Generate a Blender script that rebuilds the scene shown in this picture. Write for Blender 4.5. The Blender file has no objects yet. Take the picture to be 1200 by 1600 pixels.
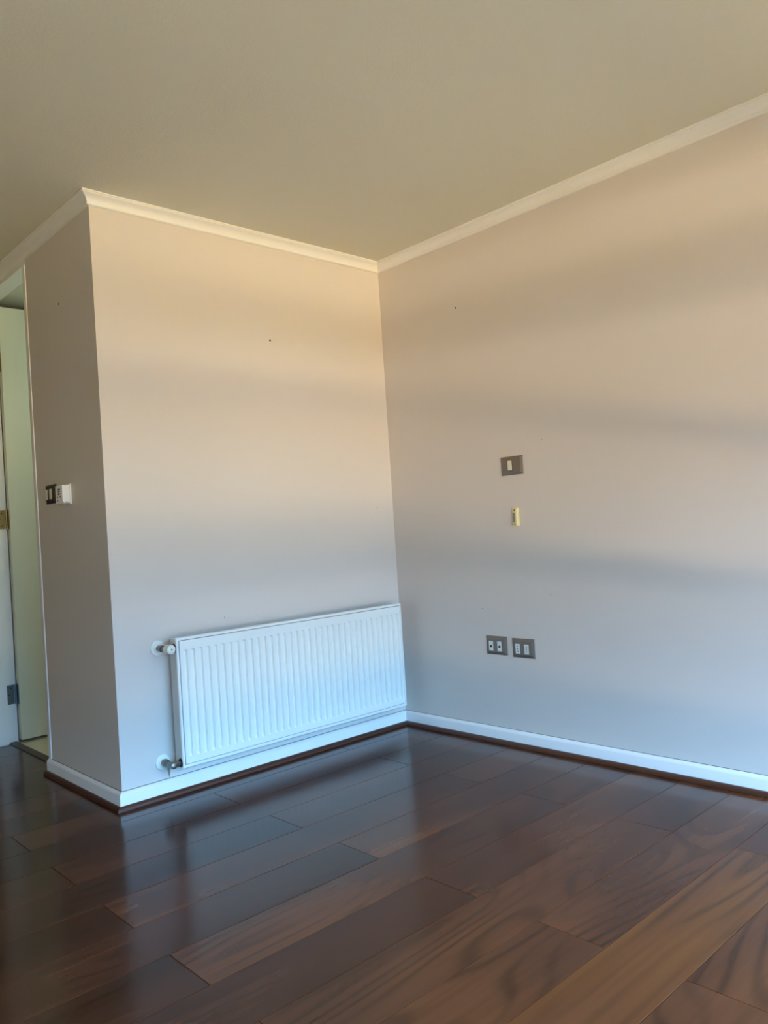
import bpy, bmesh, math, random
from mathutils import Vector, Matrix
random.seed(7)
SC = bpy.context.scene
C = SC.collection

# ------------------------------------------------------------ camera
cam_data = bpy.data.cameras.new('camera')
cam = bpy.data.objects.new('camera', cam_data)
C.objects.link(cam)
YAW, PITCH, ROLL, FPX = 0.7502, 0.0189, -0.0637, 1223.13
F = Vector((math.sin(YAW)*math.cos(PITCH), math.cos(YAW)*math.cos(PITCH), math.sin(PITCH)))
R0 = Vector((math.cos(YAW), -math.sin(YAW), 0))
U0 = R0.cross(F)
R1 = R0*math.cos(ROLL) + U0*math.sin(ROLL)
U1 = -R0*math.sin(ROLL) + U0*math.cos(ROLL)
M = Matrix((R1, U1, -F)).transposed().to_4x4()
M.translation = Vector((-2.7621, -2.8948, 1.0029))
cam.matrix_world = M
cam_data.sensor_fit = 'HORIZONTAL'
cam_data.sensor_width = 36
cam_data.lens = 36*FPX/1200
cam_data.clip_start = 0.02
SC.camera = cam

# ------------------------------------------------------------ view, sky, daylight
SC.view_settings.view_transform = 'Standard'
SC.view_settings.look = 'None'
SC.view_settings.gamma = 1
SC.view_settings.use_curve_mapping = False
SC.view_settings.exposure = 0.11
SC.cycles.max_bounces = 10
SC.cycles.diffuse_bounces = 7

world = bpy.data.worlds.new('sky')
SC.world = world
world.use_nodes = True
wn = world.node_tree
wn.nodes.clear()
wo = wn.nodes.new('ShaderNodeOutputWorld')
wb = wn.nodes.new('ShaderNodeBackground')
wr = wn.nodes.new('ShaderNodeValToRGB')
wt = wn.nodes.new('ShaderNodeTexCoord')
ws = wn.nodes.new('ShaderNodeSeparateXYZ')
wm = wn.nodes.new('ShaderNodeMapRange')
wm.inputs[1].default_value = -1; wm.inputs[2].default_value = 1
wn.links.new(wt.outputs['Generated'], ws.inputs[0])
wn.links.new(ws.outputs[2], wm.inputs[0])
wn.links.new(wm.outputs[0], wr.inputs[0])
wn.links.new(wr.outputs[0], wb.inputs[0])
wn.links.new(wb.outputs[0], wo.inputs[0])
wr.color_ramp.elements[0].position = 0.495
wr.color_ramp.elements[0].color = (0.10, 0.08, 0.05, 1)
wr.color_ramp.elements[1].position = 0.505
wr.color_ramp.elements[1].color = (0.30, 0.66, 1.0, 1)
wb.inputs[1].default_value = 9.0

WX0, WX1, WZ0, WZ1, WY = -3.80, -0.25, 0.05, 2.02, -4.9     # the balcony door opening behind the camera

LIGHT = {                      # radiance (r, g, b) of every daylight source and added lamp
    'sky': (22, 42, 70),
    'low_sky': (0.6, 4, 8.2),
    'near_paving': (0, 0, 0),
    'mid_paving': (8.5, 5, 0),
    'far_paving': (20, 17, 8),
    'street': (4, 1.5, 0),
    'far_strip': (22, 18, 11),
    'far_strip_left': (68, 56, 42),
    'low_strip': (33, 26, 14),
    'low_strip_left': (72, 48, 24),
    'hallway_fill': (0.9, 0.65, 0.05),
    'small_room': (7, 8.8, 7),
}
wr.color_ramp.interpolation = 'LINEAR'
e = wr.color_ramp.elements
e[0].position = 0.499; e[0].color = (0, 0, 0, 1)
e[1].position = 0.501; e[1].color = (*LIGHT['low_sky'], 1)
x = e.new(0.59); x.color = (*LIGHT['low_sky'], 1)
x = e.new(0.66); x.color = (*LIGHT['sky'], 1)
wb.inputs[1].default_value = 1.0

def area(name, loc, rot, sx, sy, rgb, portal=False):
    m = max(rgb)
    if m <= 0: return
    d = bpy.data.lights.new(name, 'AREA')
    d.shape = 'RECTANGLE'; d.size = sx; d.size_y = sy
    d.energy = m*math.pi*sx*sy; d.color = [c/m for c in rgb]
    o = bpy.data.objects.new(name, d)
    C.objects.link(o)
    o.location = loc; o.rotation_euler = rot
    if portal: d.cycles.is_portal = True
    return o

# sky portal in the balcony door, light bounced up off the sunlit paving and added strip lamps
if max(LIGHT['sky']+LIGHT['low_sky']) > 0:
    area('window_portal', ((WX0+WX1)/2, WY-0.10, (WZ0+WZ1)/2), (math.radians(90), 0, 0), WX1-WX0, WZ1-WZ0, (1, 1, 1), portal=True)
for key, y0, y1, w in (('near_paving', -6.7, -5.2, 7), ('mid_paving', -9.2, -6.8, 9), ('far_paving', -12, -9.6, 12), ('street', -20, -12.5, 18)):
    area(key, (-2.2, (y0+y1)/2, -0.6), (math.pi, 0, 0), w, y1-y0, LIGHT[key])
for key, x, y, z, w, h in (('far_strip', -21, -104, -5.0, 58, 3.0), ('far_strip_left', -86, -104, -5.0, 68, 3.0),
                           ('low_strip', -7, -34, -5.7, 18, 1.0), ('low_strip_left', -27, -34, -5.7, 20, 1.0)):
    area(key, (x, y, z), (math.radians(90), 0, 0), w, h, LIGHT[key])  # thin unseen lamps added beyond the opening to stripe the walls
# added warm fill lamp for the shaded left side, and the lamp of the small room behind the door
area('hallway_fill', (-4.2, 1.2, 1.2), (math.radians(90), 0, math.radians(-90)), 1.0, 1.2, LIGHT['hallway_fill'])
d_ = bpy.data.lights.new('small_room_lamp', 'POINT')
d_.shadow_soft_size = 0.08
d_.energy = max(LIGHT['small_room'])
d_.color = [c/max(d_.energy, 1e-6) for c in LIGHT['small_room']]
o_ = bpy.data.objects.new('small_room_lamp', d_); C.objects.link(o_); o_.location = (-0.70, 0.60, 1.90)

# ------------------------------------------------------------ materials
def nt(m):
    m.use_nodes = True
    return m.node_tree, m.node_tree.nodes['Principled BSDF']

def mat(name, col, rough=0.5, metal=0.0, bump=0.0, bscale=60.0, var=0.0, coat=0.0, spec=0.5):
    m = bpy.data.materials.new(name)
    t, b = nt(m)
    b.inputs['Base Color'].default_value = (*col, 1)
    b.inputs['Roughness'].default_value = rough
    b.inputs['Metallic'].default_value = metal
    b.inputs['Coat Weight'].default_value = coat
    b.inputs['Specular IOR Level'].default_value = spec
    tc = t.nodes.new('ShaderNodeTexCoord')
    n = t.nodes.new('ShaderNodeTexNoise')
    n.inputs['Scale'].default_value = bscale
    n.inputs['Detail'].default_value = 4
    t.links.new(tc.outputs['Object'], n.inputs['Vector'])
    if bump:
        bp = t.nodes.new('ShaderNodeBump')
        bp.inputs['Strength'].default_value = bump
        bp.inputs['Distance'].default_value = 0.002
        t.links.new(n.outputs['Fac'], bp.inputs['Height'])
        t.links.new(bp.outputs[0], b.inputs['Normal'])
    if var:
        n2 = t.nodes.new('ShaderNodeTexNoise')
        n2.inputs['Scale'].default_value = 2.2
        n2.inputs['Detail'].default_value = 3
        t.links.new(tc.outputs['Object'], n2.inputs['Vector'])
        mr = t.nodes.new('ShaderNodeMapRange')
        mr.inputs[3].default_value = 1-var; mr.inputs[4].default_value = 1+var
        t.links.new(n2.outputs['Fac'], mr.inputs[0])
        mx = t.nodes.new('ShaderNodeVectorMath'); mx.operation = 'SCALE'
        mx.inputs[0].default_value = col
        t.links.new(mr.outputs[0], mx.inputs['Scale'])
        t.links.new(mx.outputs[0], b.inputs['Base Color'])
    return m

MW = mat('wall_paint', (0.675, 0.62, 0.565), 0.62, bump=0.06, bscale=180, var=0.02, spec=0.3)
MC = mat('ceiling_paint', (0.69, 0.67, 0.56), 0.9, bump=0.55, bscale=130, var=0.03, spec=0.2)
MT = mat('white_trim_paint', (0.84, 0.83, 0.80), 0.38, bump=0.04, bscale=90)
MR = mat('radiator_enamel', (0.84, 0.86, 0.80), 0.28)
MRS = mat('radiator_enamel_shaded', (0.62, 0.60, 0.56), 0.45)  # same enamel darkened to paint in the shade of sides and back
MSEAM = mat('seam_shade', (0.30, 0.33, 0.34), 0.6)
MDOOR = mat('door_paint', (0.62, 0.62, 0.50), 0.42, bump=0.03, bscale=40)
MGAPSHADE = mat('gap_shade_grey', (0.16, 0.15, 0.14), 0.8)
MSKIRT = mat('brown_shoe_moulding', (0.070, 0.021, 0.010), 0.4, bump=0.1, bscale=80, var=0.15)
MBASE = mat('floor_underlay', (0.012, 0.008, 0.006), 0.9)
MTHR = mat('dark_threshold_wood', (0.05, 0.028, 0.018), 0.45, bump=0.2, bscale=60, var=0.2)
MTILE = mat('cream_tile', (0.55, 0.52, 0.42), 0.3, var=0.05)
MNICK = mat('nickel', (0.22, 0.21, 0.19), 0.35, metal=0.8)
MBRASS = mat('dull_brass', (0.36, 0.27, 0.12), 0.38, metal=1.0)
MSTEEL = mat('dark_steel', (0.17, 0.20, 0.22), 0.4, metal=0.8)
MBLACK = mat('matte_black', (0.008, 0.008, 0.008), 0.6)
MCREAM = mat('cream_plastic', (0.74, 0.71, 0.56), 0.35)
MKNOB = mat('ivory_plastic', (0.80, 0.80, 0.68), 0.3)
MYEL = mat('yellowed_plastic', (0.78, 0.70, 0.38), 0.45, var=0.06)
MGREY = mat('grey_inner', (0.34, 0.30, 0.30), 0.7)
MPLATE = mat('bronze_plate', (0.20, 0.17, 0.14), 0.42, metal=0.35)
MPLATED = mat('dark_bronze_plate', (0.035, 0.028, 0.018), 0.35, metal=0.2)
MMOD = mat('white_module', (0.68, 0.70, 0.64), 0.35)
MTHERM = mat('thermostat_white', (0.86, 0.86, 0.88), 0.4)
MPAPER = mat('frayed_hemp', (0.27, 0.27, 0.19), 0.8)

def wood():
    m = bpy.data.materials.new('dark_laminate')
    t, b = nt(m)
    N, L = t.nodes.new, t.links.new
    tc = N('ShaderNodeTexCoord'); oi = N('ShaderNodeObjectInfo')
    cx = N('ShaderNodeCombineXYZ')
    mul = N('ShaderNodeMath'); mul.operation = 'MULTIPLY'; mul.inputs[1].default_value = 61.0
    L(oi.outputs['Random'], mul.inputs[0])
    for i in range(3): L(mul.outputs[0], cx.inputs[i])
    add = N('ShaderNodeVectorMath'); add.operation = 'ADD'
    L(tc.outputs['Object'], add.inputs[0]); L(cx.outputs[0], add.inputs[1])
    def noise(scale_vec, scale, detail, dist=0.0):
        mp = N('ShaderNodeMapping'); mp.inputs['Scale'].default_value = scale_vec
        L(add.outputs[0], mp.inputs[0])
        n = N('ShaderNodeTexNoise'); n.inputs['Scale'].default_value = scale
        n.inputs['Detail'].default_value = detail; n.inputs['Distortion'].default_value = dist
        L(mp.outputs[0], n.inputs['Vector'])
        return n
    big = noise((1.1, 5.5, 1), 1.0, 0.0, 0.0)          # contour lines of this one make the cathedral figure
    k = N('ShaderNodeMath'); k.operation = 'MULTIPLY'; k.inputs[1].default_value = 62.0
    L(big.outputs['Fac'], k.inputs[0])
    s = N('ShaderNodeMath'); s.operation = 'SINE'; L(k.outputs[0], s.inputs[0])
    fig = N('ShaderNodeMapRange'); fig.inputs[1].default_value = -1; fig.inputs[2].default_value = 1
    L(s.outputs[0], fig.inputs[0])
    fp = N('ShaderNodeMath'); fp.operation = 'POWER'; fp.inputs[1].default_value = 3.0
    L(fig.outputs[0], fp.inputs[0]); fig = fp
    fine = noise((2.5, 60, 1), 1.0, 3.0)
    patch = noise((1.3, 4.0, 1), 1.0, 1.0)
    knot = noise((1.0, 3.5, 1), 1.7, 1.0)
    # tone: plank + patch
    base = N('ShaderNodeValToRGB')
    e = base.color_ramp.elements
    e[0].position = 0.0; e[0].color = (0.032, 0.009, 0.004, 1)
    e[1].position = 1.0; e[1].color = (0.185, 0.060, 0.010, 1)
    x = e.new(0.35); x.color = (0.070, 0.022, 0.010, 1)
    x = e.new(0.6); x.color = (0.125, 0.040, 0.014, 1)
    pm = N('ShaderNodeMath'); pm.operation = 'MULTIPLY_ADD'; pm.inputs[1].default_value = 0.9; pm.inputs[2].default_value = -0.45
    L(patch.outputs['Fac'], pm.inputs[0])
    rm = N('ShaderNodeMath'); rm.operation = 'ADD'
    sr = N('ShaderNodeSeparateColor'); L(oi.outputs['Color'], sr.inputs[0])
    L(sr.outputs[0], rm.inputs[0]); L(pm.outputs[0], rm.inputs[1])
    L(rm.outputs[0], base.inputs[0])
    # darken by figure * knot mask and fine grain
    km = N('ShaderNodeMapRange'); km.inputs[1].default_value = 0.42; km.inputs[2].default_value = 0.62
    km.inputs[3].default_value = 0.10; km.inputs[4].default_value = 0.42
    L(knot.outputs['Fac'], km.inputs[0])
    fm = N('ShaderNodeMath'); fm.operation = 'MULTIPLY'; L(fig.outputs[0], fm.inputs[0]); L(km.outputs[0], fm.inputs[1])
    om = N('ShaderNodeMath'); om.operation = 'SUBTRACT'; om.inputs[0].default_value = 1.0; L(fm.outputs[0], om.inputs[1])
    gm = N('ShaderNodeMapRange'); gm.inputs[1].default_value = 0.3; gm.inputs[2].default_value = 0.7
    gm.inputs[3].default_value = 0.90; gm.inputs[4].default_value = 1.08
    L(fine.outputs['Fac'], gm.inputs[0])
    tm = N('ShaderNodeMath'); tm.operation = 'MULTIPLY'; L(om.outputs[0], tm.inputs[0]); L(gm.outputs[0], tm.inputs[1])
    sc = N('ShaderNodeVectorMath'); sc.operation = 'SCALE'
    L(base.outputs[0], sc.inputs[0]); L(tm.outputs[0], sc.inputs['Scale'])
    L(sc.outputs[0], b.inputs['Base Color'])
    rr = N('ShaderNodeMapRange'); rr.inputs[3].default_value = 0.165; rr.inputs[4].default_value = 0.185
    L(fine.outputs['Fac'], rr.inputs[0]); L(rr.outputs[0], b.inputs['Roughness'])
    bp = N('ShaderNodeBump'); bp.inputs['Strength'].default_value = 0.05; bp.inputs['Distance'].default_value = 0.001
    L(tm.outputs[0], bp.inputs['Height']); b.inputs['Specular IOR Level'].default_value = 0.34
    return m
MWOOD = wood()

# ------------------------------------------------------------ helpers
def mkobj(name, bm, m, parent=None, bevel=0.0, smooth=False, loc=None):
    bmesh.ops.recalc_face_normals(bm, faces=bm.faces)
    me = bpy.data.meshes.new(name)
    bm.to_mesh(me); bm.free()
    me.materials.append(m)
    o = bpy.data.objects.new(name, me)
    C.objects.link(o)
    if loc: o.location = loc
    if parent: o.parent = parent
    if smooth:
        for p in me.polygons: p.use_smooth = True
        try: me.set_sharp_from_angle(angle=math.radians(35))
        except Exception: pass
    if bevel:
        b = o.modifiers.new('bevel', 'BEVEL'); b.width = bevel; b.segments = 2; b.limit_method = 'ANGLE'
    return o

def box(bm, x0, x1, y0, y1, z0, z1):
    vs = [bm.verts.new((x, y, z)) for x in (x0, x1) for y in (y0, y1) for z in (z0, z1)]
    for f in ((0,1,3,2), (4,6,7,5), (0,4,5,1), (2,3,7,6), (0,2,6,4), (1,5,7,3)):
        bm.faces.new([vs[i] for i in f])

def boxes(*bs):
    bm = bmesh.new()
    for b in bs: box(bm, *b)
    return bm

def lathe(bm, prof, origin, axis, seg=28):
    """prof = [(distance along axis, radius)]; closed at both ends."""
    a = Vector(axis).normalized()
    u = a.orthogonal().normalized(); w = a.cross(u)
    o = Vector(origin); rings = []
    for d, r in prof:
        if r < 1e-6: rings.append([bm.verts.new(o+a*d)])
        else: rings.append([bm.verts.new(o+a*d+(u*math.cos(2*math.pi*i/seg)+w*math.sin(2*math.pi*i/seg))*r) for i in range(seg)])
    for A, B in zip(rings, rings[1:]):
        for i in range(seg):
            j = (i+1) % seg
            if len(A) == 1 and len(B) == 1: continue
            if len(A) == 1: bm.faces.new((A[0], B[i], B[j]))
            elif len(B) == 1: bm.faces.new((A[i], B[0], A[j]))
            else: bm.faces.new((A[i], B[i], B[j], A[j]))
    for Rg in (rings[0], rings[-1]):
        if len(Rg) > 1: bm.faces.new(Rg)

def prism(bm, pts, z0, z1):
    A = [bm.verts.new((x, y, z0)) for x, y in pts]; B = [bm.verts.new((x, y, z1)) for x, y in pts]
    bm.faces.new(A[::-1]); bm.faces.new(B)
    n = len(pts)
    for i in range(n): bm.faces.new((A[i], A[(i+1) % n], B[(i+1) % n], B[i]))

def sweep(bm, prof, ends):
    """prof [(offset from wall, z)]; ends = two functions offset -> (x, y)."""
    A = [bm.verts.new((*ends[0](o), z)) for o, z in prof]
    B = [bm.verts.new((*ends[1](o), z)) for o, z in prof]
    n = len(prof)
    for i in range(n): bm.faces.new((A[i], A[(i+1) % n], B[(i+1) % n], B[i]))
    bm.faces.new(A); bm.faces.new(B[::-1])

def struct(o, label=None):
    o['kind'] = 'structure'
    if label: o['label'] = label
    return o

def thing(name, loc, label, cat, group=None):
    o = bpy.data.objects.new(name, None); C.objects.link(o)
    o.empty_display_size = 0.05
    o.location = loc; o['label'] = label; o['category'] = cat
    if group: o['group'] = group
    return o

# ------------------------------------------------------------ room shell
W, H = 1.506, 2.35
XL, YF, YB = -4.3, WY, 6.0
TH = 0.10
w_back = struct(mkobj('wall_back', boxes((-W, 0, 0, TH, -0.02, H)), MW), 'beige wall behind the radiator')
w_right = struct(mkobj('wall_right', boxes((0, TH, YF, YB, -0.02, 2.45)), MW), 'long beige wall with the socket plates')
JN, JF, LZ = 0.712, 1.49, 2.282          # near jamb, far jamb, lintel underside
w_side = struct(mkobj('wall_side', boxes((-W, -W+TH, TH, JN, -0.02, H), (-W, -W+TH, JF+0.012, YB, -0.02, H)), MW), 'shaded wall beside the doorway')
w_left = struct(mkobj('wall_left', boxes((XL-TH, XL, YF, YB, -0.02, H)), MW), 'far left wall out of view')
w_end = struct(mkobj('wall_end', boxes((XL, 0, YB, YB+TH, -0.02, 2.45)), MW))
struct(mkobj('wall_front', boxes((XL, WX0, YF-TH, YF, -0.02, H), (WX1, 0, YF-TH, YF, -0.02, H),
       (WX0, WX1, YF-TH, YF, WZ1, H), (WX0, WX1, YF-TH, YF, -0.02, WZ0)), MW))
ceiling = struct(mkobj('ceiling', boxes((XL, 0, YF, YB, H, H+0.1)), MC), 'stippled pale ceiling')

# balcony door behind the camera
win = bpy.data.objects.new('window_1', None); C.objects.link(win); struct(win)
f = 0.05
mkobj('window_frame', boxes((WX0, WX0+f, WY-0.08, WY-0.02, WZ0, WZ1), (WX1-f, WX1, WY-0.08, WY-0.02, WZ0, WZ1),
      (WX0+f, WX1-f, WY-0.08, WY-0.02, WZ1-f, WZ1), (WX0+f, WX1-f, WY-0.08, WY-0.02, WZ0, WZ0+f)), MT, win)
for tz, th_ in ((0.57, 0.034), (1.64, 0.12)):
    mkobj('band_bar', boxes((WX0+f, WX1-f, WY-0.09, WY-0.01, tz-th_, tz+th_)), MT, win)  # bars added to the unseen opening, sized to shadow bands onto the walls
mkobj('mullion', boxes(((WX0+WX1)/2-0.03, (WX0+WX1)/2+0.03, WY-0.08, WY-0.02, WZ0+f, WZ1-f)), MT, win)

# ---- crown moulding
def arc(cx, cz, r0, a0, a1, n=6):
    return [(cx+r0*math.cos(math.radians(a0+(a1-a0)*i/n)), cz+r0*math.sin(math.radians(a0+(a1-a0)*i/n))) for i in range(n+1)]
crown = [(0, H), (0.0390, H), (0.0390, H-0.0045), (0.0355, H-0.0065), (0.0355, H-0.0105), (0.0318, H-0.0125)]
P0, P1 = Vector((0.0325, H-0.0125)), Vector((0.0105, H-0.0400))
mid = (P0+P1)/2 + Vector((-0.0085, 0.0070))
for i in range(1, 8):
    s = i/8; q = P0*(1-s)**2 + mid*2*s*(1-s) + P1*s*s
    crown.append((q.x, q.y))
crown += [(0.0105, H-0.0400), (0.0128, H-0.0420), (0.0110, H-0.0460), (0.0070, H-0.0480), (0, H-0.0480)]
base = [(0, 0.0), (0.0157, 0.0), (0.0157, 0.0535), (0.0135, 0.0600), (0.0055, 0.0668), (0, 0.0672)]
shoe = [(0.0157, 0.0005), (0.0320, 0.0005), (0.0320, 0.0060), (0.0300, 0.0115), (0.0255, 0.0160), (0.0200, 0.0182), (0.0157, 0.0182)]
shadow_gap = [(0, 0.0672), (0.0022, 0.0672), (0.0022, 0.0686), (0, 0.0686)]  # dark strip painting the shadow gap above the baseboard
BACK = (lambda o: (-W-o, -o), lambda o: (-o, -o))
RIGHT = (lambda o: (-o, -o), lambda o: (-o, YF))
SIDE = lambda y1: (lambda o: (-W-o, -o), lambda o: (-W-o, y1))
def sw(name, prof, ends, m, label, parent=None, smooth=True):
    bm = bmesh.new(); sweep(bm, prof, ends)
    o = mkobj(name, bm, m, parent, smooth=smooth)
    if parent is None: struct(o, label)
    return o
sw('trim_1', crown, BACK, MT, 'white crown moulding above the radiator wall')
sw('trim_2', crown, RIGHT, MT, 'white crown moulding along the long right wall')
sw('trim_3', crown, SIDE(YB), MT, 'shaded crown moulding above the doorway')
for name, ends, lab in (('back', BACK, 'white baseboard under the radiator'), ('right', RIGHT, 'white baseboard along the long right wall'),
                        ('side', SIDE(0.738), 'shaded white baseboard beside the doorway')):
    b = sw('baseboard_'+name, base, ends, MT, lab)
    sw('shadow_gap', shadow_gap, ends, MGAPSHADE, None, b, smooth=False)
    s = sw('shoe_moulding', shoe, ends, MSKIRT, None, b)
    s['label'] = 'brown wooden shoe moulding at the floor'

# ---- marks on the walls (drilled holes)
def hole(parent, loc, axis, r=0.0035):
    bm = bmesh.new()
    lathe(bm, [(-0.001, r*1.15), (0.0008, r*1.15), (0.0012, r*0.7)], loc, axis, 12)
    o = mkobj('screw_hole', bm, MBLACK, parent, smooth=True)
    return o
hole(w_back, (-0.700, 0, 1.877), (0, -1, 0), 0.0042)
hole(w_right, (0, -0.508, 2.0), (-1, 0, 0), 0.0036)
hole(w_side, (-W, 0.347, 2.011), (-1, 0, 0), 0.0038)
for p in ((-0.875, 0, 0.700), (-0.857, 0, 0.655), (-1.02, 0, 0.665), (-0.11, 0, 1.10)):
    hole(w_back, p, (0, -1, 0), 0.0014)
for p in ((0, -0.55, 0.60), (0, -0.93, 0.67), (0, -0.10, 0.86), (0, -0.94, 1.33)):
    hole(w_right, p, (-1, 0, 0), 0.0013)

# ------------------------------------------------------------ floor: planks in rows, cream tiles behind the door
floor = struct(mkobj('floor', boxes((XL, 0, YF, YB, -0.03, -0.012)), MBASE), 'dark brown laminate floor with a cream tiled patch behind the door')
PW, GAP = 0.1934, 0.0011
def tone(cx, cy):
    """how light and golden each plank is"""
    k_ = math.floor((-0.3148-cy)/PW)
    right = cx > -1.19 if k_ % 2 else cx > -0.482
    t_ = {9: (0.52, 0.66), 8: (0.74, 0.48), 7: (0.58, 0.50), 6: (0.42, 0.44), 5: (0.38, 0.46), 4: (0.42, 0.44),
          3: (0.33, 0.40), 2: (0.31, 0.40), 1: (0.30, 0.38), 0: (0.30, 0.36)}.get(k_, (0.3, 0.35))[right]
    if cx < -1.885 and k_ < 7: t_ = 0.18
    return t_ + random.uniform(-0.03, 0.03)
def plank(pts):
    cx = sum(p[0] for p in pts)/len(pts); cy = sum(p[1] for p in pts)/len(pts)
    bm = bmesh.new()
    top = -random.uniform(0, 0.0003)
    q = [(x-cx, y-cy) for x, y in pts]
    # bevelled rim
    n = len(q)
    def inset(d):
        out = []
        for i in range(n):
            a, b, c = Vector(q[i-1]), Vector(q[i]), Vector(q[(i+1) % n])
            d1 = (b-a).normalized(); d2 = (c-b).normalized()
            n1 = Vector((-d1.y, d1.x)); n2 = Vector((-d2.y, d2.x))
            out.append((b.x+(n1.x+n2.x)*d, b.y+(n1.y+n2.y)*d))
        return out
    r0 = [bm.verts.new((x, y, -0.011)) for x, y in inset(GAP/2)]
    r1 = [bm.verts.new((x, y, top-0.0008)) for x, y in inset(GAP/2)]
    r2 = [bm.verts.new((x, y, top)) for x, y in inset(GAP/2+0.0009)]
    for A, B in ((r0, r1), (r1, r2)):
        for i in range(n): bm.faces.new((A[i], A[(i+1) % n], B[(i+1) % n], B[i]))
    bm.faces.new(r2); bm.faces.new(r0[::-1])
    o = mkobj('plank', bm, MWOOD, floor, loc=(cx, cy, 0))
    v_ = tone(cx, cy); o.color = (v_, v_, v_, 1)
XT = -1.4545                                # room side of the threshold
k = -18
while True:
    y1 = -0.3148 - PW*k; y0 = y1 - PW
    if y1 <= YF: break
    if y0 < YB:
        y0c, y1c = max(y0, YF), min(y1, YB)
        off = -1.19 if k % 2 else -0.482
        xs = sorted({0.0, XL} | {off-1.402*i for i in range(-1, 4) if XL < off-1.402*i < 0})
        for a, b in zip(xs, xs[1:]):
            if y0c >= -0.008:                # rows in the passage
                b2 = min(b, -W-0.002 if y0c < JN or y0c > JF else XT)
                if y0c < JN < y1c and b > XT:
                    b2 = XT
                    if a < -W: plank([(a, y0c), (-W-0.002, y0c), (-W-0.002, JN+0.005), (XT, JN+0.005), (XT, y1c), (a, y1c)])
                    continue
                if y0c < JF < y1c and b > XT:
                    if a < -W: plank([(a, y0c), (XT, y0c), (XT, JF-0.035), (-W-0.002, JF-0.035), (-W-0.002, y1c), (a, y1c)])
                    continue
                if b2 > a: plank([(a, y0c), (b2, y0c), (b2, y1c), (a, y1c)])
            elif y1c > -0.008:               # the row that meets the back wall
                if b <= -W: plank([(a, y0c), (b, y0c), (b, y1c), (a, y1c)])
                elif a < -W: plank([(a, y0c), (b, y0c), (b, -0.008), (-W-0.008, -0.008), (-W-0.008, y1c), (a, y1c)])
                else: plank([(a, y0c), (b, y0c), (b, -0.008), (a, -0.008)])
            else:
                plank([(a, y0c), (b, y0c), (b, y1c), (a, y1c)])
    k += 1
# tiles of the small room
ty = TH+0.005
while ty < YB-0.1:
    tx = -1.409
    while tx < -0.05:
        bm = boxes((0.002, min(0.328, -0.002-tx), 0.002, min(0.328, YB-ty-0.002), -0.010, -0.002))
        mkobj('tile', bm, MTILE, floor, loc=(tx, ty, 0))
        tx += 0.33
    ty += 0.33

# ------------------------------------------------------------ doorway
thr = mkobj('trim_4', boxes((-1.4535, -1.411, 0.748, JF-0.002, -0.010, 0.004)), MTHR, bevel=0.002)
struct(thr, 'dark wooden threshold strip in the doorway')
# frame: near jamb, far jamb with rebate, head with rebate
jamb = mkobj('trim_5', boxes((-W-0.004, -1.453, JN, 0.745, 0.0, LZ), (-1.453, -W+TH+0.004, JN, 0.731, 0.0, LZ)), MT, bevel=0.003)
struct(jamb, 'near white door jamb')
jamb2 = mkobj('trim_6', boxes((-W-0.001, -1.453, 1.462, JF+0.012, 0.0, LZ), (-1.453, -W+TH+0.004, JF-0.004, JF+0.012, 0.0, LZ)), MT)
struct(jamb2, 'far bluish white door jamb carrying the hinges')
head = mkobj('trim_7', boxes((-W-0.001, -1.453, JN, JF+0.012, LZ, H), (-1.453, -W+TH, JN, JF+0.012, LZ+0.025, H)), MT)
struct(head, 'white lintel of the doorway under the crown moulding')
door = mkobj('door_1', boxes((-1.398, -0.700, 1.447, 1.487, 0.012, 2.293)), MDOOR, bevel=0.002)
struct(door, 'pale door leaf swung open into the small room')
for z, m, lab in ((0.25, MSTEEL, 'dark steel hinge low on the jamb'), (1.168, MBRASS, 'dull brass hinge at switch height'), (2.0, MBRASS, 'dull brass hinge near the top')):
    bm = boxes((-1.446, -1.412, JF-0.0062, JF-0.004, z-0.05, z+0.05), (-1.4000, -1.398, 1.450, 1.484, z-0.05, z+0.05))
    lathe(bm, [(0, 0.006), (0.104, 0.006)], (-1.405, JF-0.012, z-0.052), (0, 0, 1), 12)
    h = mkobj('hinge', bm, m, door, smooth=True); h['label'] = lab
    for dz in (-0.033, 0.0, 0.033):
        bm = bmesh.new()
        lathe(bm, [(0, 0.0035), (0.0008, 0.003)], (-1.432 + (0.006 if dz else -0.004), JF-0.0062, z+dz), (0, -1, 0), 10)
        mkobj('screw', bm, MBLACK, h, smooth=True)

# ------------------------------------------------------------ radiator
rad = thing('radiator', (-0.69, 0, 0.118), 'white ribbed panel radiator on the beige wall above the baseboard', 'radiator')
RX0, RX1, RY, RZ0, RZ1 = -1.299, -0.083, -0.100, 0.118, 0.622
OX, OZ = -0.69, 0.118
def radpart(name, bm, m, label=None, smooth=False, bevel=0.0, parent=rad):
    o = mkobj(name, bm, m, None, smooth=smooth, bevel=bevel)
    o.parent = parent
    if parent is rad: o.matrix_parent_inverse = Matrix.Translation((-OX, 0, -OZ))
    if label: o['label'] = label
    return o
NR = 35
pitch = (RX1-0.0275 - (RX0+0.0275) - 0.0165)/(NR-1)
xb = [RX0, RX0+0.0025, RX0+0.0095, RX0+0.0112, RX0+0.0122]
ribs = []
for i in range(NR):
    a = RX0+0.0275+pitch*i
    ribs.append((a, a+0.0165)); xb += [a, a+0.0035, a+0.0130, a+0.0165]
xb += [RX1-0.0122, RX1-0.0112, RX1-0.0095, RX1-0.0025, RX1]
zb = [RZ0, RZ0+0.0025, RZ0+0.0125, RZ0+0.0145, RZ0+0.0158, 0.158, 0.168, 0.568, 0.574, RZ1-0.0128, RZ1-0.0115, RZ1-0.0100, RZ1-0.0025, RZ1]
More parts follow.
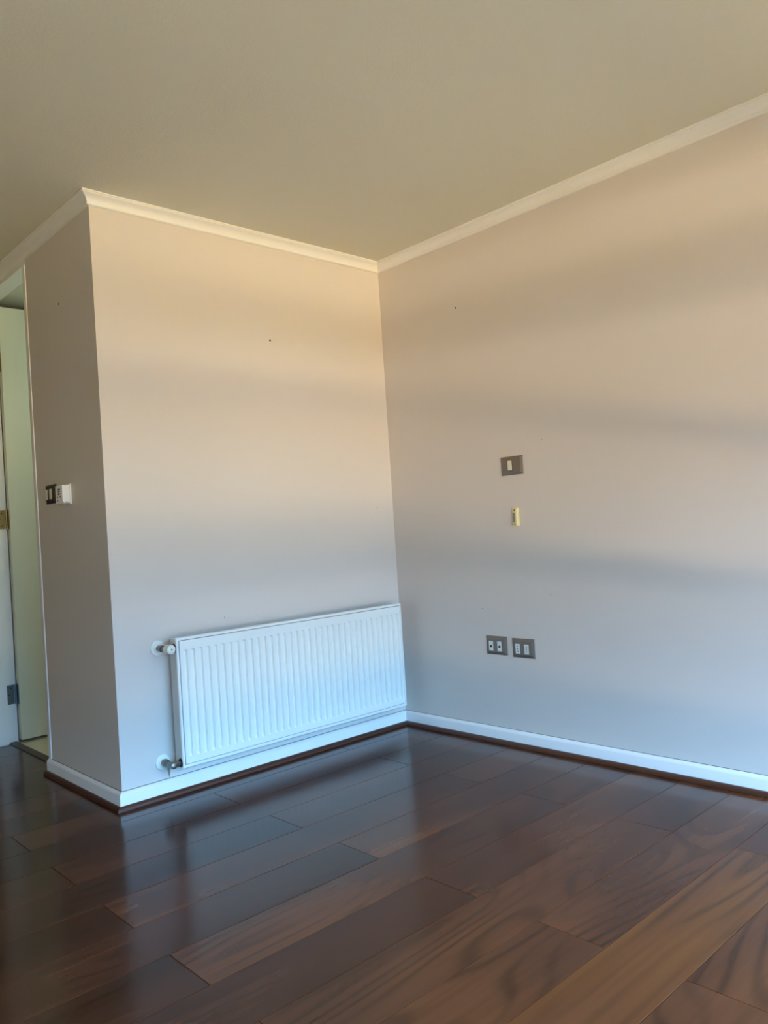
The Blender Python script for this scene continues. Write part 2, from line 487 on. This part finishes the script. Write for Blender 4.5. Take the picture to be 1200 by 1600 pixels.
def depth(ix, iz):
    x, z = xb[ix], zb[iz]
    if ix in (0, len(xb)-1) or iz in (0, len(zb)-1): return 0.0040
    gx = ix in (3, len(xb)-4); gz = iz in (3, len(zb)-4)
    if (gx and 3 <= iz <= len(zb)-4) or (gz and 3 <= ix <= len(xb)-4): return 0.0070
    if iz in (6, 7):
        for a, b in ribs:
            if a+0.002 < x < b-0.002: return 0.0085
    if iz < 3 or iz > len(zb)-4 or ix < 3 or ix > len(xb)-4: return 0.0022
    return 0.0
bm = bmesh.new()
G = [[bm.verts.new((x, RY+depth(i, j), z)) for j, z in enumerate(zb)] for i, x in enumerate(xb)]
for i in range(len(xb)-1):
    for j in range(len(zb)-1):
        bm.faces.new((G[i][j], G[i+1][j], G[i+1][j+1], G[i][j+1]))
rim = [G[i][0] for i in range(len(xb))] + [G[-1][j] for j in range(1, len(zb))] + [G[i][-1] for i in range(len(xb)-2, -1, -1)] + [G[0][j] for j in range(len(zb)-2, 0, -1)]
bk = [bm.verts.new((v.co.x, RY+0.012, v.co.z)) for v in rim]
for i in range(len(rim)):
    j = (i+1) % len(rim); bm.faces.new((rim[i], rim[j], bk[j], bk[i]))
bm.faces.new(bk)
radpart('front_panel', bm, MR)
# grey strip painting the shade in the gap between the ribbed sheet and its folded rim, one closed ring lying in the groove
sx0, sx1, sz0, sz1, sw0 = RX0+0.0104, RX1-0.0104, RZ0+0.0138, RZ1-0.0108, 0.0013
bm = bmesh.new()
rr_ = [[bm.verts.new((x, y, z)) for x, z in ((a0, c0), (a1, c0), (a1, c1), (a0, c1))] for y in (RY+0.0008, RY+0.0045)
       for a0, a1, c0, c1 in ((sx0, sx1, sz0, sz1), (sx0+sw0, sx1-sw0, sz0+sw0, sz1-sw0))]
for A_, B_ in ((rr_[0], rr_[1]), (rr_[1], rr_[3]), (rr_[3], rr_[2]), (rr_[2], rr_[0])):
    for i in range(4): bm.faces.new((A_[i], A_[(i+1) % 4], B_[(i+1) % 4], B_[i]))
radpart('rim_shade', bm, MSEAM, 'fine grey line of painted shade inside the radiator rim')
for x0, x1 in ((RX0+0.0005, RX0+0.0025), (RX1-0.0025, RX1-0.0005)):
    radpart('side_panel', boxes((x0, x1, RY+0.012, -0.052, RZ0+0.003, RZ1-0.003)), MRS)
radpart('top_cover', boxes((RX0+0.0025, RX1-0.0025, RY+0.012, -0.052, RZ1-0.006, RZ1-0.003)), MR)
radpart('back_panel', boxes((RX0+0.006, RX1-0.006, -0.050, -0.030, RZ0+0.012, RZ1-0.02)), MRS)
for bx in (-1.12, -0.27):
    radpart('wall_bracket', boxes((bx, bx+0.03, -0.030, -0.0005, 0.20, 0.54)), MRS)
# upper valve
def cyl(prof, org, axis, seg=28):
    bm = bmesh.new(); lathe(bm, prof, org, axis, seg); return bm
def ring(org, axis, r, d, seg=28):
    return cyl([(0, r), (d, r*0.96), (d+0.0008, r*0.6)], org, axis, seg)
VX, VZ = -1.331, 0.583
va = radpart('radiator_valve', cyl([(0.006, 0.0075), (0.012, 0.0115), (0.026, 0.0125), (0.036, 0.0135), (0.046, 0.0135), (0.050, 0.010), (0.074, 0.0135), (0.088, 0.0135), (0.090, 0.010)], (VX, 0, VZ), (0, -1, 0), 20), MNICK, 'nickel thermostatic valve with ivory cap', smooth=True)
VT = 0.078
def sub(name, bm, m, smooth=True, label=None, par=None):
    o = mkobj(name, bm, m, par, smooth=smooth)
    o.matrix_parent_inverse = Matrix.Identity(4)
    if label: o['label'] = label
    return o
def escutcheon(x, z, par):
    sub('escutcheon', cyl([(0.0005, 0.0295), (0.0045, 0.0300), (0.0065, 0.0280), (0.0070, 0.0180), (0.0110, 0.0155), (0.0125, 0.0125), (0.0125, 0.0080)], (x, 0, z), (0, -1, 0), 36), MR, par=par, label='round white pipe cover on the wall')
escutcheon(VX, VZ, va)
sub('cap', cyl([(0.082, 0.0150), (0.084, 0.0175), (0.112, 0.0185), (0.117, 0.0175), (0.120, 0.0135), (0.121, 0.0)], (VX, 0, VZ+0.002), (0, -1, 0), 32), MKNOB, par=va, label='round ivory valve cap')
sub('cap_screw', cyl([(0, 0.0030), (0.0012, 0.0026)], (VX, -0.1208, VZ+0.002), (0, -1, 0), 12), MBLACK, par=va)
sub('union_nut', cyl([(0.008, 0.011), (0.024, 0.011), (0.026, 0.0075), (0.0312, 0.0075)], (VX, -VT, VZ), (1, 0, 0), 6), MNICK, par=va, smooth=False)
radpart('inlet_hole', cyl([(0, 0.0175), (0.0022, 0.0165), (0.0026, 0.0085)], (RX0+0.0005, -VT, VZ), (-1, 0, 0)), MBLACK, 'black ring painting the dark inlet hole', smooth=True)  # flat black disc paints the dark of the connection hole
# lower valve
LX, LZv = -1.336, 0.138
vb = radpart('return_valve', cyl([(0.006, 0.0075), (0.012, 0.0130), (0.020, 0.0150), (0.036, 0.0150), (0.042, 0.0120), (0.046, 0.0095), (0.060, 0.0095), (0.066, 0.0125), (0.086, 0.0135), (0.096, 0.0120), (0.100, 0.0060)], (LX, 0, LZv), (0, -1, 0), 20), MNICK, 'tarnished nickel return valve', smooth=True)
escutcheon(LX, LZv, vb)
sub('union_nut', cyl([(0.008, 0.0125), (0.014, 0.0145), (0.026, 0.0145), (0.029, 0.009), (0.0362, 0.009)], (LX, -VT, LZv), (1, 0, 0), 6), MNICK, par=vb, smooth=False)
bm = bmesh.new()
lathe(bm, [(0, 0.0030), (0.012, 0.0062), (0.022, 0.0050), (0.034, 0.0026), (0.046, 0.0004)], (LX, -0.050, LZv-0.010), (0.06, 0.05, -1), 8)
sub('sealing_hemp', bm, MPAPER, par=vb, label='frayed greenish tuft of sealing hemp pointing down')
radpart('inlet_hole', cyl([(0, 0.0175), (0.0022, 0.0165), (0.0026, 0.0085)], (RX0+0.0005, -VT, LZv), (-1, 0, 0)), MBLACK, 'black ring painting the dark inlet hole', smooth=True)

# ------------------------------------------------------------ plates on the long right wall
# local frame: +u = -y (towards the camera along the wall), +v = up, +n = into the room (-x)
def rw(y, z):   # right wall -> mapping
    return lambda u, v, n: (-n, y-u, z+v)
def sw_(y, z):  # side wall; u towards -y as well
    return lambda u, v, n: (-W-n, y-u, z+v)
def frustum(fr, w, h, w2, h2, d, edge=0.002):
    bm = bmesh.new()
    L = []
    for (a, b, n) in ((w, h, 0.0004), (w, h, edge), (w-0.002, h-0.002, edge+0.0012), (w2, h2, d), (w2-0.003, h2-0.003, d+0.0004)):
        L.append([bm.verts.new(fr(sx*a/2, sy*b/2, n)) for sx, sy in ((-1,-1), (1,-1), (1,1), (-1,1))])
    for A, B in zip(L, L[1:]):
        for i in range(4): bm.faces.new((A[i], A[(i+1) % 4], B[(i+1) % 4], B[i]))
    bm.faces.new(L[0][::-1]); bm.faces.new(L[-1])
    return bm
def fbox(fr, u0, u1, v0, v1, n0, n1, bm=None):
    bm = bm or bmesh.new()
    vs = [bm.verts.new(fr(u, v, n)) for u in (u0, u1) for v in (v0, v1) for n in (n0, n1)]
    for f in ((0,1,3,2), (4,6,7,5), (0,4,5,1), (2,3,7,6), (0,2,6,4), (1,5,7,3)):
        bm.faces.new([vs[i] for i in f])
    return bm
def at(t, name, bm, m, label=None, bevel=0.0, smooth=False):
    o = mkobj(name, bm, m, t, bevel=bevel, smooth=smooth)
    o.matrix_parent_inverse = Matrix.Translation(-t.location)
    if label: o['label'] = label
    return o
def cup(t, name, bm, m, par):
    o = mkobj(name, bm, m, par); return o

def disc(fr, u, v, n0, n1, r, seg=14):
    bm = bmesh.new()
    A = [bm.verts.new(fr(u+r*math.cos(2*math.pi*i/seg), v+r*math.sin(2*math.pi*i/seg), n0)) for i in range(seg)]
    B = [bm.verts.new(fr(u+r*math.cos(2*math.pi*i/seg), v+r*math.sin(2*math.pi*i/seg), n1)) for i in range(seg)]
    bm.faces.new(A); bm.faces.new(B[::-1])
    for i in range(seg): bm.faces.new((A[i], A[(i+1) % seg], B[(i+1) % seg], B[i]))
    return bm

# light switch
fr = rw(-0.775, 1.235)
t = thing('light_switch', (0, -0.775, 1.235), 'bronze light switch plate with one cream rocker, highest fitting on the right wall', 'light switch')
at(t, 'cover_plate', frustum(fr, 0.120, 0.082, 0.096, 0.064, 0.0085), MPLATE)
at(t, 'rocker_surround', fbox(fr, -0.0195, 0.0065, -0.0235, 0.0245, 0.0085, 0.0092), MPLATED)
at(t, 'rocker', fbox(fr, -0.0175, 0.0045, -0.0200, 0.0225, 0.0092, 0.0118), MCREAM, 'cream rocker', bevel=0.001)
# data plate
fr = rw(-0.623, 0.437)
t = thing('data_outlet', (0, -0.623, 0.437), 'dark bronze outlet plate with two white modules each with a black square port', 'wall outlet')
at(t, 'cover_plate', frustum(fr, 0.120, 0.084, 0.092, 0.060, 0.0085), MPLATE)
for u in (-0.028, 0.020):
    mo = at(t, 'outlet_module', fbox(fr, u-0.0115, u+0.0115, -0.0240, 0.0195, 0.0085, 0.0106), MMOD, 'white module', bevel=0.0008)
    p = mkobj('port', fbox(fr, u-0.0045, u+0.0065, -0.0095, 0.0010, 0.0106, 0.0109), MBLACK, mo)
    p.matrix_parent_inverse = Matrix.Identity(4)
# power socket plate
fr = rw(-0.772, 0.434)
t = thing('power_outlet', (0, -0.772, 0.434), 'bronze power outlet plate with two white three hole modules', 'wall outlet')
at(t, 'cover_plate', frustum(fr, 0.120, 0.084, 0.092, 0.060, 0.0085), MPLATE)
for u in (-0.0275, 0.0200):
    mo = at(t, 'outlet_module', fbox(fr, u-0.0115, u+0.0115, -0.0240, 0.0185, 0.0085, 0.0106), MMOD, 'white module', bevel=0.0008)
    for dv in (0.0080, -0.0025, -0.0130):
        mkobj('socket_hole', disc(fr, u+0.001, dv, 0.0106, 0.0109, 0.0024), MBLACK, mo)
# yellowed holder
fr = rw(-0.777, 1.009)
t = thing('wall_bracket', (0, -0.777, 1.009), 'small yellowed plastic holder with two screw holes screwed below the switch', 'wall bracket')
bm = bmesh.new()
pts = []
hw, hh, r = 0.0165, 0.0405, 0.010
for cx_, cy_, a0 in ((hw-r*0.3, hh-r*0.3, 0), (-hw+r, hh-r, 90), (-hw+r, -hh+r, 180), (hw-r*0.3, -hh+r*0.3, 270)):
    rr = r if cx_ < 0 else r*0.3
    for i in range(5):
        a = math.radians(a0+i*22.5); pts.append((cx_+rr*math.cos(a), cy_+rr*math.sin(a)))
A = [bm.verts.new(fr(u, v, 0.0004)) for u, v in pts]; B = [bm.verts.new(fr(u, v, 0.0050)) for u, v in pts]
bm.faces.new(A); bm.faces.new(B[::-1])
for i in range(len(pts)): bm.faces.new((A[i], A[(i+1) % len(pts)], B[(i+1) % len(pts)], B[i]))
at(t, 'base_plate', bm, MYEL)
at(t, 'flange', fbox(fr, 0.0040, 0.0150, -0.0385, 0.0370, 0.0050, 0.0150), MYEL, bevel=0.002)
for v0 in (-0.0290, 0.0190):
    at(t, 'end_lip', fbox(fr, -0.0110, 0.0038, v0, v0+0.0045, 0.0050, 0.0130), MYEL, bevel=0.001)
at(t, 'grey_recess', fbox(fr, -0.0100, 0.0030, -0.0240, 0.0185, 0.0050, 0.0090), MGREY, 'grey inner recess')  # plain grey block for the inner recess
for dv in (-0.0335, 0.0310):
    at(t, 'screw', disc(fr, -0.0035, dv, 0.0050, 0.0062, 0.0030), MBLACK)

# ------------------------------------------------------------ plate and thermostat on the shaded side wall
fr = sw_(0.541, 1.234)
t = thing('double_light_switch', (-W, 0.541, 1.234), 'dark two rocker switch plate on the shaded wall beside the doorway', 'light switch')
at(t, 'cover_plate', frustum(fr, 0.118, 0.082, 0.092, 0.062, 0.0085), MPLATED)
for u in (-0.0355, 0.0120):
    at(t, 'rocker', fbox(fr, u-0.0115, u+0.0115, -0.0215, 0.0215, 0.0085, 0.0118), MCREAM, 'cream rocker', bevel=0.001)
fr = sw_(0.363, 1.219)
t = thing('thermostat', (-W, 0.363, 1.219), 'small white room thermostat sticking out of the shaded wall by its corner', 'thermostat')
at(t, 'back_plate', fbox(fr, -0.0400, 0.0395, -0.0400, 0.0430, 0.0004, 0.0070), MTHERM, bevel=0.001)
at(t, 'housing', fbox(fr, -0.0380, 0.0375, -0.0360, 0.0390, 0.0070, 0.0370), MTHERM, bevel=0.002)
bm = bmesh.new()
for i in range(5): fbox(fr, 0.0378-0.001, 0.0379, -0.0345, -0.0300, 0.012+0.005*i, 0.0145+0.005*i, bm)
o = at(t, 'vent_slot', bm, MGAPSHADE)
bm = bmesh.new()
fbox(fr, -0.0080, -0.0020, -0.002, 0.0250, 0.0370, 0.0373, bm)
for v0, du in ((0.022, 0.018), (0.013, 0.016), (0.003, 0.018)):
    fbox(fr, -0.0020, -0.0020+du, v0-0.002, v0+0.002, 0.0370, 0.0373, bm)
for u, v_ in ((-0.014, -0.010), (0.013, -0.008), (-0.015, -0.024)):
    fbox(fr, u-0.0045, u+0.0045, v_-0.0025, v_+0.0025, 0.0370, 0.0373, bm)
at(t, 'scale_marks', bm, MBLACK, 'small black scale marks')
